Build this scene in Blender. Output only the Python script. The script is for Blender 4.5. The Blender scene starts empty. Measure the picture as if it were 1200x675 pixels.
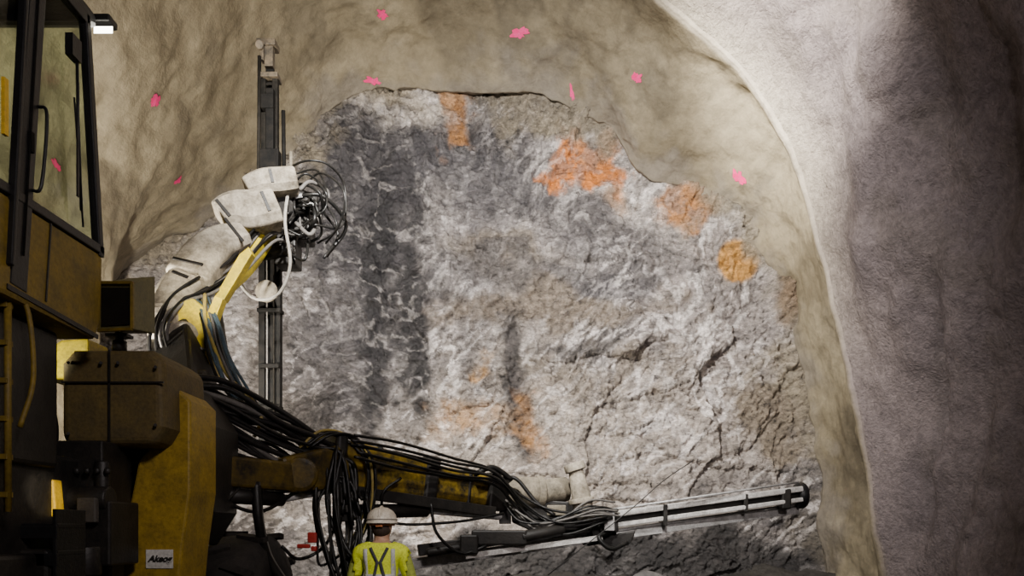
import bpy, bmesh, math, random
import numpy as np
from mathutils import Vector, Matrix
random.seed(7)
scene = bpy.context.scene
coll = scene.collection
F = 867.0; CZ = 1.6; HOR = 620.0
def A(u, v, d):
    return Vector(((u-600)*d/F, d, CZ+(HOR-v)*d/F))

# ------------------------------------------------------------ camera
cd = bpy.data.cameras.new("camera"); cam = bpy.data.objects.new("camera", cd)
coll.objects.link(cam); cam.location = (0, 0, CZ); cam.rotation_euler = (math.pi/2, 0, 0)
cd.sensor_width = 36; cd.lens = F/1200*36; cd.shift_y = (HOR-337.5)/1200; cd.clip_start = 0.05
scene.camera = cam

# ------------------------------------------------------------ numpy noise
def h3(i, j, k):
    n = (i.astype(np.int64)*374761393 + j.astype(np.int64)*668265263 + k.astype(np.int64)*2147483647) & 0xffffffff
    n = ((n ^ (n >> 13))*1274126177) & 0xffffffff
    n = (n ^ (n >> 16))
    n = (n*2246822519) & 0xffffffff
    n = n ^ (n >> 15)
    return (n & 0xffffff)/float(0xffffff)
def vn(x, y, z):
    x, y, z = np.broadcast_arrays(x, y, z)
    xi, yi, zi = np.floor(x), np.floor(y), np.floor(z)
    fx, fy, fz = x-xi, y-yi, z-zi
    fx = fx*fx*fx*(fx*(fx*6-15)+10); fy = fy*fy*fy*(fy*(fy*6-15)+10); fz = fz*fz*fz*(fz*(fz*6-15)+10)
    r = 0
    for a in (0, 1):
        wa = fx if a else 1-fx
        for b in (0, 1):
            wb = fy if b else 1-fy
            for c in (0, 1):
                wc = fz if c else 1-fz
                r = r + wa*wb*wc*h3(xi+a, yi+b, zi+c)
    return r
def fbm(x, y, z, o=4, g=0.5):
    s = 0; a = 1; t = 0
    for k in range(o):
        s = s + a*vn(x*2**k+17.3*k, y*2**k+5.1*k, z*2**k+9.7*k); t += a; a *= g
    return s/t
def ridg(x, y, z, o=4):
    s = 0; a = 1; t = 0
    for k in range(o):
        s = s + a*(1-abs(2*vn(x*2**k+7.3*k, y*2**k+15.1*k, z*2**k+3.7*k)-1)); t += a; a *= 0.5
    return s/t
def facet(x, z, s, seed, crack=False):
    X = x*s; Z = z*s; xi = np.floor(X); zi = np.floor(Z)
    best = np.full(X.shape, 9e9); sec = np.full(X.shape, 9e9); off = np.zeros(X.shape)
    for a in (-1, 0, 1):
        for b in (-1, 0, 1):
            ci, cj = xi+a, zi+b; kk = np.zeros_like(ci)+seed
            cx = ci+h3(ci, cj, kk); cz = cj+h3(ci, cj, kk+11)
            d = np.sqrt((X-cx)**2+(Z-cz)**2)
            o = (h3(ci, cj, kk+3)-.5)*1.6*(X-cx)+(h3(ci, cj, kk+5)-.5)*1.6*(Z-cz)+(h3(ci, cj, kk+7)-.5)*.8
            m = d < best
            sec = np.where(m, best, np.minimum(sec, d))
            best = np.where(m, d, best); off = np.where(m, o, off)
    if crack: return off/s, sec-best
    return off/s
def sst(a, b, x):
    t = np.clip((x-a)/(b-a), 0, 1); return t*t*(3-2*t)
def mixc(c, col, m):
    return c*(1-m[..., None])+np.array(col)*m[..., None]

# ------------------------------------------------------------ materials
def newmat(name):
    m = bpy.data.materials.new(name); m.use_nodes = True
    nt = m.node_tree; b = nt.nodes["Principled BSDF"]
    return m, nt, b
def noise_node(nt, scale, detail=6, rough=.6, dist=0, coord="Object"):
    tc = nt.nodes.new("ShaderNodeTexCoord"); n = nt.nodes.new("ShaderNodeTexNoise")
    n.inputs["Scale"].default_value = scale; n.inputs["Detail"].default_value = detail
    n.inputs["Roughness"].default_value = rough; n.inputs["Distortion"].default_value = dist
    nt.links.new(tc.outputs[coord], n.inputs["Vector"]); return n
def ramp(nt, src, stops):
    r = nt.nodes.new("ShaderNodeValToRGB")
    while len(r.color_ramp.elements) < len(stops): r.color_ramp.elements.new(0.5)
    for e, (p, c) in zip(r.color_ramp.elements, stops):
        e.position = p; e.color = (*c, 1) if len(c) == 3 else c
    nt.links.new(src, r.inputs[0]); return r
def dirty(name, col, dirt, amt=.5, rough=.6, metal=0, scale=6, bump=.15, spec=.4):
    m, nt, b = newmat(name)
    n = noise_node(nt, scale, 10, .72)
    r = ramp(nt, n.outputs[0], [(max(0, .58-amt*.5), col), (min(1, .82-amt*.3), dirt)])
    n2 = noise_node(nt, scale*7, 4, .6)
    mx = nt.nodes.new("ShaderNodeMix"); mx.data_type = 'RGBA'; mx.blend_type = 'MULTIPLY'
    mx.inputs[0].default_value = .5
    r2 = ramp(nt, n2.outputs[0], [(.3, (.4, .4, .4)), (.6, (1, 1, 1))])
    nt.links.new(r.outputs[0], mx.inputs[6]); nt.links.new(r2.outputs[0], mx.inputs[7])
    nt.links.new(mx.outputs[2], b.inputs["Base Color"])
    b.inputs["Roughness"].default_value = rough; b.inputs["Metallic"].default_value = metal
    b.inputs["Specular IOR Level"].default_value = spec
    bp = nt.nodes.new("ShaderNodeBump"); bp.inputs["Strength"].default_value = bump; bp.inputs["Distance"].default_value = .02
    nt.links.new(n2.outputs[0], bp.inputs["Height"]); nt.links.new(bp.outputs[0], b.inputs["Normal"])
    return m
YEL = dirty("greasy_yellow_paint", (.58, .37, .012), (.020, .016, .009), .74, .45, 0, 2.8)
YELB = dirty("bright_yellow_paint", (.88, .68, .004), (.40, .31, .05), .45, .45)
YELD = dirty("dusty_dark_yellow_paint", (.25, .165, .015), (.12, .085, .018), .45, .6)
YELO = dirty("orange_yellow_paint", (.80, .50, .02), (.65, .40, .03), .2, .5)
DUST = dirty("dusty_beige_cover", (.60, .53, .42), (.16, .135, .098), .60, .85, 0, 5)
DUSTD = dirty("dusty_tan_cylinder", (.36, .31, .23), (.11, .095, .07), .6, .8, 0, 6)
DARK = dirty("dark_greasy_steel", (.010, .009, .008), (.028, .024, .020), .35, .5)
BLK = dirty("black_frame_paint", (.006, .006, .007), (.012, .012, .012), .3, .45)
STEEL = dirty("worn_steel", (.62, .61, .60), (.27, .26, .25), .42, .4, .1, 9)
LSTEEL = dirty("light_dusty_steel", (.80, .78, .75), (.36, .34, .32), .45, .42, .05, 9)
DSTEEL = dirty("dark_rail_steel", (.004, .004, .004), (.014, .012, .010), .40, .7, 0, 10, .15, .12)
MSTEEL = dirty("grimy_mast_steel", (.022, .018, .014), (.005, .005, .004), .55, .7, 0, 14, .15, .12)
HOSE = dirty("black_rubber_hose", (.006, .006, .006), (.022, .020, .017), .35, .38, 0, 14)
HOSEG = dirty("dusty_grey_hose", (.18, .17, .155), (.09, .08, .075), .5, .6, 0, 14)
HOSEW = dirty("pale_hose", (.48, .45, .40), (.20, .18, .15), .45, .6, 0, 14)
HOSEB = dirty("blue_grey_hose", (.08, .13, .17), (.05, .06, .07), .4, .5, 0, 14)
HOSEY = dirty("yellow_hose", (.5, .38, .07), (.25, .2, .1), .4, .5, 0, 14)
TIRE = dirty("tire_rubber", (.012, .011, .010), (.035, .03, .026), .5, .85)
RED = dirty("red_plastic", (.5, .02, .015), (.25, .03, .02), .3, .5)
VEST = dirty("hi_vis_fabric", (.84, .95, .05), (.72, .80, .05), .25, .8, 0, 10)
STRAP = dirty("dark_webbing", (.05, .05, .06), (.10, .10, .10), .3, .8)
REFL = dirty("reflective_tape", (.66, .66, .64), (.5, .5, .48), .3, .4)
SKIN = dirty("skin", (.52, .30, .20), (.45, .25, .17), .2, .55, 0, 10, .03)
PANTS = dirty("navy_trousers", (.03, .035, .06), (.06, .06, .07), .3, .9)
BOOT = dirty("brown_boots", (.08, .05, .03), (.05, .04, .03), .3, .7)
HAT = dirty("white_hard_hat", (.82, .75, .64), (.50, .42, .32), .42, .4, 0, 12, .05)
HAIR = dirty("dark_hair", (.05, .03, .02), (.03, .02, .015), .3, .8, 0, 30)
EYE = dirty("eye", (.7, .7, .7), (.6, .6, .6), .1, .2)
PINK = dirty("pink_spray_paint", (1.0, .02, .22), (.95, .10, .32), .3, .7, 0, 14)
WHITE = dirty("white_decal", (.72, .71, .66), (.5, .48, .43), .3, .6)
LDARK = dirty("dark_lettering", (.02, .018, .015), (.03, .028, .025), .3, .6)
ORR = dirty("boulder_stone", (.14, .13, .125), (.06, .058, .06), .5, .9, 0, 3, .6)
def emis(name, col, s):
    m, nt, b = newmat(name); b.inputs["Base Color"].default_value = (*col, 1)
    n = noise_node(nt, 4); r = ramp(nt, n.outputs[0], [(.2, col), (.8, tuple(c*.9 for c in col))])
    nt.links.new(r.outputs[0], b.inputs["Emission Color"]); b.inputs["Emission Strength"].default_value = s
    return m
LAMP = emis("lamp_lens_glow", (1, .95, .8), 14)
g, nt, b = newmat("cab_glass")
out = nt.nodes["Material Output"]; tr = nt.nodes.new("ShaderNodeBsdfTransparent"); gl = nt.nodes.new("ShaderNodeBsdfGlossy")
tr.inputs[0].default_value = (.70, .75, .66, 1); gl.inputs["Roughness"].default_value = .08
ms = nt.nodes.new("ShaderNodeMixShader"); n = noise_node(nt, 3)
r = ramp(nt, n.outputs[0], [(.3, (.03, .03, .03)), (.7, (.09, .09, .09))])
nt.links.new(r.outputs[0], ms.inputs[0]); nt.links.new(tr.outputs[0], ms.inputs[1]); nt.links.new(gl.outputs[0], ms.inputs[2])
nt.links.new(ms.outputs[0], out.inputs[0]); GLASS = g

def ground_mat(name, sc, lo, hi, bump, dist, rough=.85, vein=False, spec=.3):
    m, nt, b = newmat(name)
    at = nt.nodes.new("ShaderNodeAttribute"); at.attribute_name = "tone"
    n = noise_node(nt, sc, 10, .7, .4)
    r = ramp(nt, n.outputs[0], [(.32, (lo,)*3), (.66, (hi,)*3)])
    mx = nt.nodes.new("ShaderNodeMix"); mx.data_type = 'RGBA'; mx.blend_type = 'MULTIPLY'; mx.inputs[0].default_value = 1
    nt.links.new(at.outputs["Color"], mx.inputs[6]); nt.links.new(r.outputs[0], mx.inputs[7])
    last = mx.outputs[2]
    if vein:
        for rot, scz, s0, seedoff in ((.75, 2.6, 3.0, 0), (-.35, 2.0, 6.5, 7)):
            tc = nt.nodes.new("ShaderNodeTexCoord"); mp = nt.nodes.new("ShaderNodeMapping")
            mp.inputs["Rotation"].default_value = (0, rot, 0); mp.inputs["Scale"].default_value = (1.0, 1, scz); mp.inputs["Location"].default_value = (seedoff, 0, seedoff)
            nt.links.new(tc.outputs["Object"], mp.inputs[0])
            v = nt.nodes.new("ShaderNodeTexNoise"); v.inputs["Scale"].default_value = s0; v.inputs["Detail"].default_value = 15
            v.inputs["Roughness"].default_value = .84; v.inputs["Distortion"].default_value = .3
            nt.links.new(mp.outputs[0], v.inputs["Vector"])
            rv = ramp(nt, v.outputs[0], [(.54, (0, 0, 0)), (.61, (.85, .85, .85))])
            m2 = nt.nodes.new("ShaderNodeMix"); m2.data_type = 'RGBA'
            nt.links.new(rv.outputs[0], m2.inputs[0]); nt.links.new(last, m2.inputs[6])
            sc2 = nt.nodes.new("ShaderNodeMix"); sc2.data_type = 'RGBA'; sc2.blend_type = 'MULTIPLY'; sc2.inputs[0].default_value = 1
            nt.links.new(at.outputs["Color"], sc2.inputs[6]); sc2.inputs[7].default_value = (1.85, 1.82, 1.85, 1)
            nt.links.new(sc2.outputs[2], m2.inputs[7]); last = m2.outputs[2]
            dk = ramp(nt, v.outputs[0], [(.39, (.20, .19, .20)), (.47, (1, 1, 1))])
            m3 = nt.nodes.new("ShaderNodeMix"); m3.data_type = 'RGBA'; m3.blend_type = 'MULTIPLY'; m3.inputs[0].default_value = .88
            nt.links.new(last, m3.inputs[6]); nt.links.new(dk.outputs[0], m3.inputs[7]); last = m3.outputs[2]
    nt.links.new(last, b.inputs["Base Color"]); b.inputs["Roughness"].default_value = rough
    b.inputs["Specular IOR Level"].default_value = spec
    nb = noise_node(nt, sc*2.2, 8, .65)
    bp = nt.nodes.new("ShaderNodeBump"); bp.inputs["Strength"].default_value = bump; bp.inputs["Distance"].default_value = dist
    nt.links.new(nb.outputs[0], bp.inputs["Height"]); nt.links.new(bp.outputs[0], b.inputs["Normal"])
    return m
ROCK = ground_mat("blasted_rock", 6, .55, 1.2, .85, .075, .62, True, .5)
SHOT = ground_mat("sprayed_concrete", 7, .76, 1.12, .45, .05, .75)
SHOTN = ground_mat("rough_sprayed_concrete", 11, .62, 1.2, 1.0, .06)
MUD = ground_mat("muddy_floor", 5, .5, 1.1, .8, .08)

def grid_mesh(name, P, C, mat, label, kind="structure", flip=False):
    n, m = P.shape[:2]
    me = bpy.data.meshes.new(name)
    idx = np.arange(n*m).reshape(n, m)
    q = np.stack([idx[:-1, :-1], idx[1:, :-1], idx[1:, 1:], idx[:-1, 1:]], -1).reshape(-1, 4)
    if flip: q = q[:, ::-1]
    me.vertices.add(n*m); me.vertices.foreach_set("co", P.reshape(-1).astype(np.float32))
    me.loops.add(q.size); me.loops.foreach_set("vertex_index", q.reshape(-1).astype(np.int32))
    me.polygons.add(len(q)); me.polygons.foreach_set("loop_start", (np.arange(len(q))*4).astype(np.int32))
    me.update(calc_edges=True); me.validate()
    me.polygons.foreach_set("use_smooth", np.ones(len(me.polygons), bool))
    ca = me.color_attributes.new("tone", 'FLOAT_COLOR', 'POINT')
    c4 = np.concatenate([np.clip(C, 0, 1), np.ones(C.shape[:2]+(1,))], -1)
    ca.data.foreach_set("color", c4.reshape(-1).astype(np.float32))
    me.materials.append(mat)
    o = bpy.data.objects.new(name, me); coll.objects.link(o)
    o["kind"] = kind; o["label"] = label; o["category"] = "wall"
    return o

# ------------------------------------------------------------ outline of rock area
Fo = [(962,745),(966,640),(958,520),(938,400),(918,325),(880,272),(818,232),(758,195),(705,150),(635,112),(540,104),(460,106),(400,114),(348,168),(250,255),(160,300),(110,400),(100,560),(95,740)]
xs = np.linspace(-8.3, 7.0, 680); zs = np.linspace(-0.4, 11.2, 520)
X, Z = np.meshgrid(xs, zs, indexing='ij')
D0 = 14.0
U = 600+F*X/D0; V = HOR-F*(Z-CZ)/D0
dist = np.full(X.shape, 1e9)
for (x0, y0), (x1, y1) in zip(Fo[:-1], Fo[1:]):
    L2 = (x1-x0)**2+(y1-y0)**2; t = np.clip(((U-x0)*(x1-x0)+(V-y0)*(y1-y0))/L2, 0, 1)
    dist = np.minimum(dist, np.hypot(U-x0-t*(x1-x0), V-y0-t*(y1-y0)))
wx = X+.30*(fbm(X*.9, Z*.9, 3.0, 5)-.5)*2; wz = Z+.30*(fbm(X*.9, Z*.9, 13.0, 5)-.5)*2
ca_, sa_ = math.cos(.7), math.sin(.7)
dx = wx*ca_+wz*sa_; dz = -wx*sa_+wz*ca_
f1 = facet(dx*.7, dz*1.3, .8, 1); f2, c2 = facet(dx, dz*1.7, 1.6, 2, True); f3, c3 = facet(dx, dz*1.5, 4.2, 5, True); f4 = facet(dx*.8, dz*1.6, 8., 8)
f5, c5 = facet(wx*.5, wz*1.8, 1.1, 21, True); f6 = facet(wx*1.3, wz*1.9, 6., 31)
rm = .70+.35*sst(.35, .65, fbm(X*.45, Z*.45, 201., 3))
Y = D0 - .50*(fbm(X*.28, Z*.28, 7.0, 3)-.5)*2 + .12*f1 + rm*(.11*f2 + .32*f3 + .38*f4 + .09*f5 + .38*f6
    + .012*(1-sst(0, .10, c2)) + .012*(1-sst(0, .1, c3)))
Y = Y-.30*np.exp(-dist/16)
def ledge(cx, cy, rx, ry, ang, h):
    global Y
    c, s = math.cos(ang), math.sin(ang)
    a = ((U+20*(fbm(X, Z, 301., 3)-.5)-cx)*c+(V+20*(fbm(X, Z, 305., 4)-.5)-cy)*s)/rx; b_ = (-(U-cx)*s+(V+24*(fbm(X*1.5, Z*1.5, 309., 4)-.5)-cy)*c)/ry
    Y = Y-h*np.exp(-a**4)*np.exp(np.minimum(b_, 0)*1.2)*(b_ < 0)
ledge(700, 412, 80, 26, -.1, .28); ledge(640, 300, 120, 30, .15, .18); ledge(800, 470, 90, 26, .3, .10); ledge(820, 540, 110, 22, .1, .12); ledge(620, 560, 120, 30, .05, .14); ledge(540, 180, 80, 24, .2, .15); ledge(740, 590, 110, 22, .05, .12)
Y = Y-.40*np.exp(-(((U-916)/15)**2+((V-350)/34)**2))
nu = (fbm(X*1.3, Z*1.3, 21., 5)-.5)*2; nv = (fbm(X*1.3, Z*1.3, 31., 5)-.5)*2
fine = fbm(X*4, Z*4, 41., 5)
def blob(cx, cy, rx, ry, ang=0, soft=.5, ns=.5, wp=1.0):
    c, s = math.cos(ang), math.sin(ang)
    Uw = U+45*nu*wp; Vw = V+45*nv*wp
    a = ((Uw-cx)*c+(Vw-cy)*s)/rx; b_ = (-(Uw-cx)*s+(Vw-cy)*c)/ry
    d = np.sqrt(a*a+b_*b_)+(fine-.5)*2*ns
    return 1-sst(1-soft, 1+soft, d)
tone = sst(.3, .7, fbm(dx*.7, dz*1.4, 51., 7, .68))
C = mixc(np.zeros(X.shape+(3,))+np.array((.072, .067, .070)), (.225, .208, .203), tone)
C = mixc(C, (.36, .32, .28), .6*blob(600, 500, 150, 110))
C = mixc(C, (.38, .345, .33), .6*blob(850, 390, 90, 160))
C = mixc(C, (.28, .26, .258), .5*blob(620, 240, 120, 70))
C = mixc(C, (.62, .57, .51), .85*blob(450, 125, 95, 15, .08, .6))
C = mixc(C, (.48, .445, .42), .65*blob(740, 215, 35, 80, -.5, .6))
C = mixc(C, (.38, .35, .33), .7*blob(230, 350, 110, 90))
C = mixc(C, (.36, .32, .28), .6*blob(540, 590, 200, 40))
C = mixc(C, (.36, .32, .28), .55*blob(770, 510, 150, 90))
st = ridg(dx*1.1+3, dz*6.0, 61., 5)
C = mixc(C, (.68, .65, .64), .70*sst(.75, .81, st)*sst(.42, .62, fbm(X*.6, Z*.6, 71., 3)))
st2 = ridg(wx*4.2, wz*1.2, 81., 5)
C = mixc(C, (.76, .73, .72), .8*sst(.74, .81, st2)*(blob(830, 380, 50, 110)+.30*blob(700, 300, 300, 250)).clip(0, 1))
st4 = ridg(wx*2.2+8, wz*5.0-wx*2.4, 131., 5)
C = mixc(C, (.68, .65, .65), .65*sst(.765, .825, st4)*sst(.45, .62, fbm(X*.5, Z*.5, 141., 3)))
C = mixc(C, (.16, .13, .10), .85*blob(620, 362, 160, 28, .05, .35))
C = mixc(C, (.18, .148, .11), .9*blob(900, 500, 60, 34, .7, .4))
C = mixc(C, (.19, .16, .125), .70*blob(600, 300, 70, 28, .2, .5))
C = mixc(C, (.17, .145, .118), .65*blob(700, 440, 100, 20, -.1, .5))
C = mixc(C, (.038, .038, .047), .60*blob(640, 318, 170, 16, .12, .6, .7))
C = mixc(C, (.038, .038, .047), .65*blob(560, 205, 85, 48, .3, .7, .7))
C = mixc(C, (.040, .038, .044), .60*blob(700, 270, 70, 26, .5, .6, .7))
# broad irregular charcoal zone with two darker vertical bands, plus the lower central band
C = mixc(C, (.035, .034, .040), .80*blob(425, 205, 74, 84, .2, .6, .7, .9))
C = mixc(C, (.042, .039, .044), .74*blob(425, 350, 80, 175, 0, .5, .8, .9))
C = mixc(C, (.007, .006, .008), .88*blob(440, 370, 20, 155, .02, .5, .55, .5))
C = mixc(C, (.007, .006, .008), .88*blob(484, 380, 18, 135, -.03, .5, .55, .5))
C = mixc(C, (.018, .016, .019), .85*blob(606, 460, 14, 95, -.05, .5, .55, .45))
C = mixc(C, (.30, .285, .28), .5*sst(.80, .86, ridg(wx*2.6, wz*3.6, 401., 5))*blob(440, 300, 100, 190, 0, .6, .6))
C = mixc(C, (.018, .016, .016), .88*blob(800, 655, 280, 34, 0, .6))  # deep shade along the foot of the face, painted into the colour
C = mixc(C, (.03, .027, .026), .7*blob(500, 665, 200, 26, 0, .6))  # painted shade continues to the left
C = mixc(C, (.15, .095, .05), .9*blob(917, 348, 13, 36, .05, .3, .3, .2))
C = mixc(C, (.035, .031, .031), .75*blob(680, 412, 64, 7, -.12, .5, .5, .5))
brk = .55+.45*sst(.38, .50, fbm(X*2.6, Z*2.6, 151., 5, .65))
for cx, cy, rx, ry, a, s, k, col in [(688, 198, 46, 34, .2, .28, 1.0, (.52, .175, .030)), (543, 143, 17, 36, .1, .4, .9, (.38, .175, .05)), (806, 256, 26, 30, .3, .4, .9, (.42, .185, .05)),
                            (862, 312, 23, 22, 0, .15, .96, (.44, .225, .045)), (566, 428, 20, 10, .5, .5, .75, (.36, .20, .06)), (545, 498, 36, 20, 0, .7, .68, (.36, .20, .07)),
                            (616, 505, 11, 34, 0, .6, .70, (.33, .165, .05)), (730, 240, 22, 14, 0, .6, .5, (.38, .21, .09)), (470, 560, 40, 10, 0, .7, .35, (.34, .21, .09))]:
    C = mixc(C, col, k*blob(cx, cy, rx, ry, a, s, .75 if cx != 862 else .15, .8 if cx != 862 else .12)*(brk if cx != 862 else 1))
C = C*np.array((1.02, .99, .965))
em = 1-sst(0, 44, dist+60*nu+34*(fine-.5))
em = em*(1-.6*sst(500, 600, V))*(1-.8*np.exp(-(((U-917)/22)**2+((V-350)/44)**2)))
C = mixc(C, (.235, .198, .142), .9*em)
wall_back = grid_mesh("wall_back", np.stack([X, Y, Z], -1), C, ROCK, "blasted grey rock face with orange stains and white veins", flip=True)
wall_back["category"] = "rock face"

# ------------------------------------------------------------ lining
YF = 13.7; YR = 11.6
Fw = [((u-600)*YF/F, CZ+(HOR-v)*YF/F) for u, v in Fo]
Ro = [(1045,745),(1026,640),(1006,520),(984,400),(962,290),(930,195),(897,130),(850,66),(775,0),(690,-55)]
Rw = [((u-600)*YR/F, CZ+(HOR-v)*YR/F) for u, v in Ro]+[(0, 10.9), (-1.5, 10.8), (-3, 10.2), (-4.4, 9.2), (-5.6, 7.5), (-6.3, 5.5), (-6.6, 3.5), (-6.7, 1.5), (-6.8, -.3)]
K = 19; NA = 640
def resamp(pts):
    p = np.array(pts); t = np.linspace(0, K-1, NA); i = np.clip(np.floor(t).astype(int), 0, K-2); f = (t-i)[:, None]
    P = np.vstack([2*p[0]-p[1], p, 2*p[-1]-p[-2]])
    p0, p1, p2, p3 = P[i], P[i+1], P[i+2], P[i+3]
    return .5*((2*p1)+(-p0+p2)*f+(2*p0-5*p1+4*p2-p3)*f*f+(-p0+3*p1-3*p2+p3)*f**3)
fr = resamp(Fw); rr = resamp(Rw); st_ = np.linspace(0, K-1, NA)
cen = np.array([-.3, 4.0])
def radial(p):
    d = p-cen; return d/np.linalg.norm(d, axis=1)[:, None]
rightw = 1-sst(9.5, 12.5, st_)
def ring(y):
    if y >= YF:
        return fr+radial(fr)*((y-YF)*.4)
    if y >= YR:
        t = (YF-y)/(YF-YR); bul = .30*t*(1-float(sst(.72, 1.0, np.array(t))))
        return fr*(1-t)+rr*t+radial(rr)*(.10*math.sin(t*math.pi)+bul*rightw)[:, None]
    d = YR-y
    o = .04*d+.85*(1-math.exp(-(max(0, d-.05))/1.25))
    return rr+radial(rr)*(o*(.12+.88*rightw))[:, None]
def lining(ys, i0, i1):
    P = np.zeros((len(ys), i1-i0, 3))
    for a, y in enumerate(ys):
        R = ring(y)[i0:i1]; P[a, :, 0] = R[:, 0]; P[a, :, 1] = y; P[a, :, 2] = R[:, 1]
    rad = np.stack([radial(ring(y)[i0:i1]) for y in ys])
    x, y, z = P[..., 0], P[..., 1], P[..., 2]
    near = sst(0, 1, (YR-y)/1.6)*rightw[i0:i1][None, :]
    big = (fbm(x*.35, y*.35, z*.35, 3)-.5)*2
    mid = (fbm(x*.9+4, y*.9, z*.9, 3)-.5)*2
    lump = (fbm(x*2.0+4, y*2.0, z*2.0, 3)-.5)*2
    fin = (fbm(x*4.5, y*4.5, z*4.5, 3)-.5)*2
    fold = (vn(y*1.15+z*.36+5.4, z*.22+x*.1, 3.3+0*x)-.5)*2
    fold2 = (vn(y*1.9+z*.65+2, z*.35, 8+0*x)-.5)*2
    disp = .28*big+(.15+.04*near)*mid+(.065+.01*near)*lump+.025*fin+near*(.50*fold+.24*fold2)
    edge = np.exp(-((YR-y)/.30)**2)*rightw[i0:i1][None, :]
    disp = disp*(1-.50*edge) 
    lipf = np.exp(-((y-YF)/.45)**2)
    disp = disp*(1-.5*sst(YF-.5, YF, y))+lipf*.22*(fbm(x*1.2, 3+0*y, z*1.2, 5)-.5)*2
    P[..., 0] += rad[..., 0]*disp; P[..., 2] += rad[..., 1]*disp
    w = (fbm(x*.8, y*.8, z*.8, 4)-.5)
    tan_ = mixc(np.zeros(x.shape+(3,))+np.array((.200, .165, .106)), (.31, .262, .175), sst(.3, .7, fbm(x*.7, y*.7, z*.7, 6, .6)))
    pur = mixc(np.zeros(x.shape+(3,))+np.array((.275, .228, .224)), (.185, .153, .158), sst(.3, .7, fbm(x*.6+9, y*.6, z*.5, 6, .6)))
    pur = mixc(pur, (.100, .083, .088), .5*near*sst(-.1, .8, fold*.8+.35*fold2+.9*w))  # recessed folds darkened in the wall colour, standing in for shade
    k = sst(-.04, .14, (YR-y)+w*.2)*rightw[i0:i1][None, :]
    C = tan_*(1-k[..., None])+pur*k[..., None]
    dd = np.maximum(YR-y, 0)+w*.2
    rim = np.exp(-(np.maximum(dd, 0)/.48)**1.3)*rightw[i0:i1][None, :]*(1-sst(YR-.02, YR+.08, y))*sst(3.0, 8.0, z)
    C = mixc(C, (.62, .54, .42), .85*rim)  # light catching the upper crease, painted into the wall colour
    C = mixc(C, (.11, .092, .066), .45*sst(.54, .68, fbm(x*1.2+7, y*1.2, z*1.2, 6, .6))*(1-.5*k))
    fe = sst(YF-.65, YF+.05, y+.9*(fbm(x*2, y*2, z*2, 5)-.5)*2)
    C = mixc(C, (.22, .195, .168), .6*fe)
    return P, C
ysF = np.concatenate([np.linspace(14.6, YR-.1, 180)])
ysN = np.concatenate([np.linspace(YR-.1, 6.5, 230), np.linspace(6.4, -4, 60)])
iR = int(9.7/(K-1)*NA); iL = int(14.2/(K-1)*NA)
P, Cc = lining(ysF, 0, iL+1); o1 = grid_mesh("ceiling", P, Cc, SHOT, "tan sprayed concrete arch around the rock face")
P, Cc = lining(np.concatenate([ysF, ysN[1:]]), iL, NA); o2 = grid_mesh("wall_left", P, Cc, SHOT, "tan sprayed concrete side wall")
P, Cc = lining(ysN, 0, iR+1); o3 = grid_mesh("wall_right", P, Cc, SHOTN, "purple-grey rough sprayed concrete wall with light painted along its upper crease")
P, Cc = lining(ysN, iR, iL+1); o4 = grid_mesh("ceiling.001", P, Cc, SHOT, "tan sprayed concrete tunnel roof")
o1["category"] = "ceiling"; o4["category"] = "ceiling"
fx = np.linspace(-9, 9, 200); fy = np.linspace(-4, 15, 220); FX, FY = np.meshgrid(fx, fy, indexing='ij')
muck = sst(11.3, 13.9, FY)*(.75+.35*(fbm(FX*.5, FY*.5, 2., 3)-.5)*2)
FZ = .0+.05*(fbm(FX*1.2, FY*1.2, 1., 4)-.5)+muck+sst(.1, .9, muck)*(.25*facet(FX, FY, 1.7, 9)+.2*facet(FX, FY, 3.6, 4))
Cf = mixc(np.zeros(FX.shape+(3,))+np.array((.04, .036, .032)), (.08, .072, .064), fbm(FX, FY, 5., 4))
floor = grid_mesh("floor", np.stack([FX, FY, FZ], -1), Cf, MUD, "muddy tunnel floor rising into broken rock"); floor["category"] = "floor"

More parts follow.
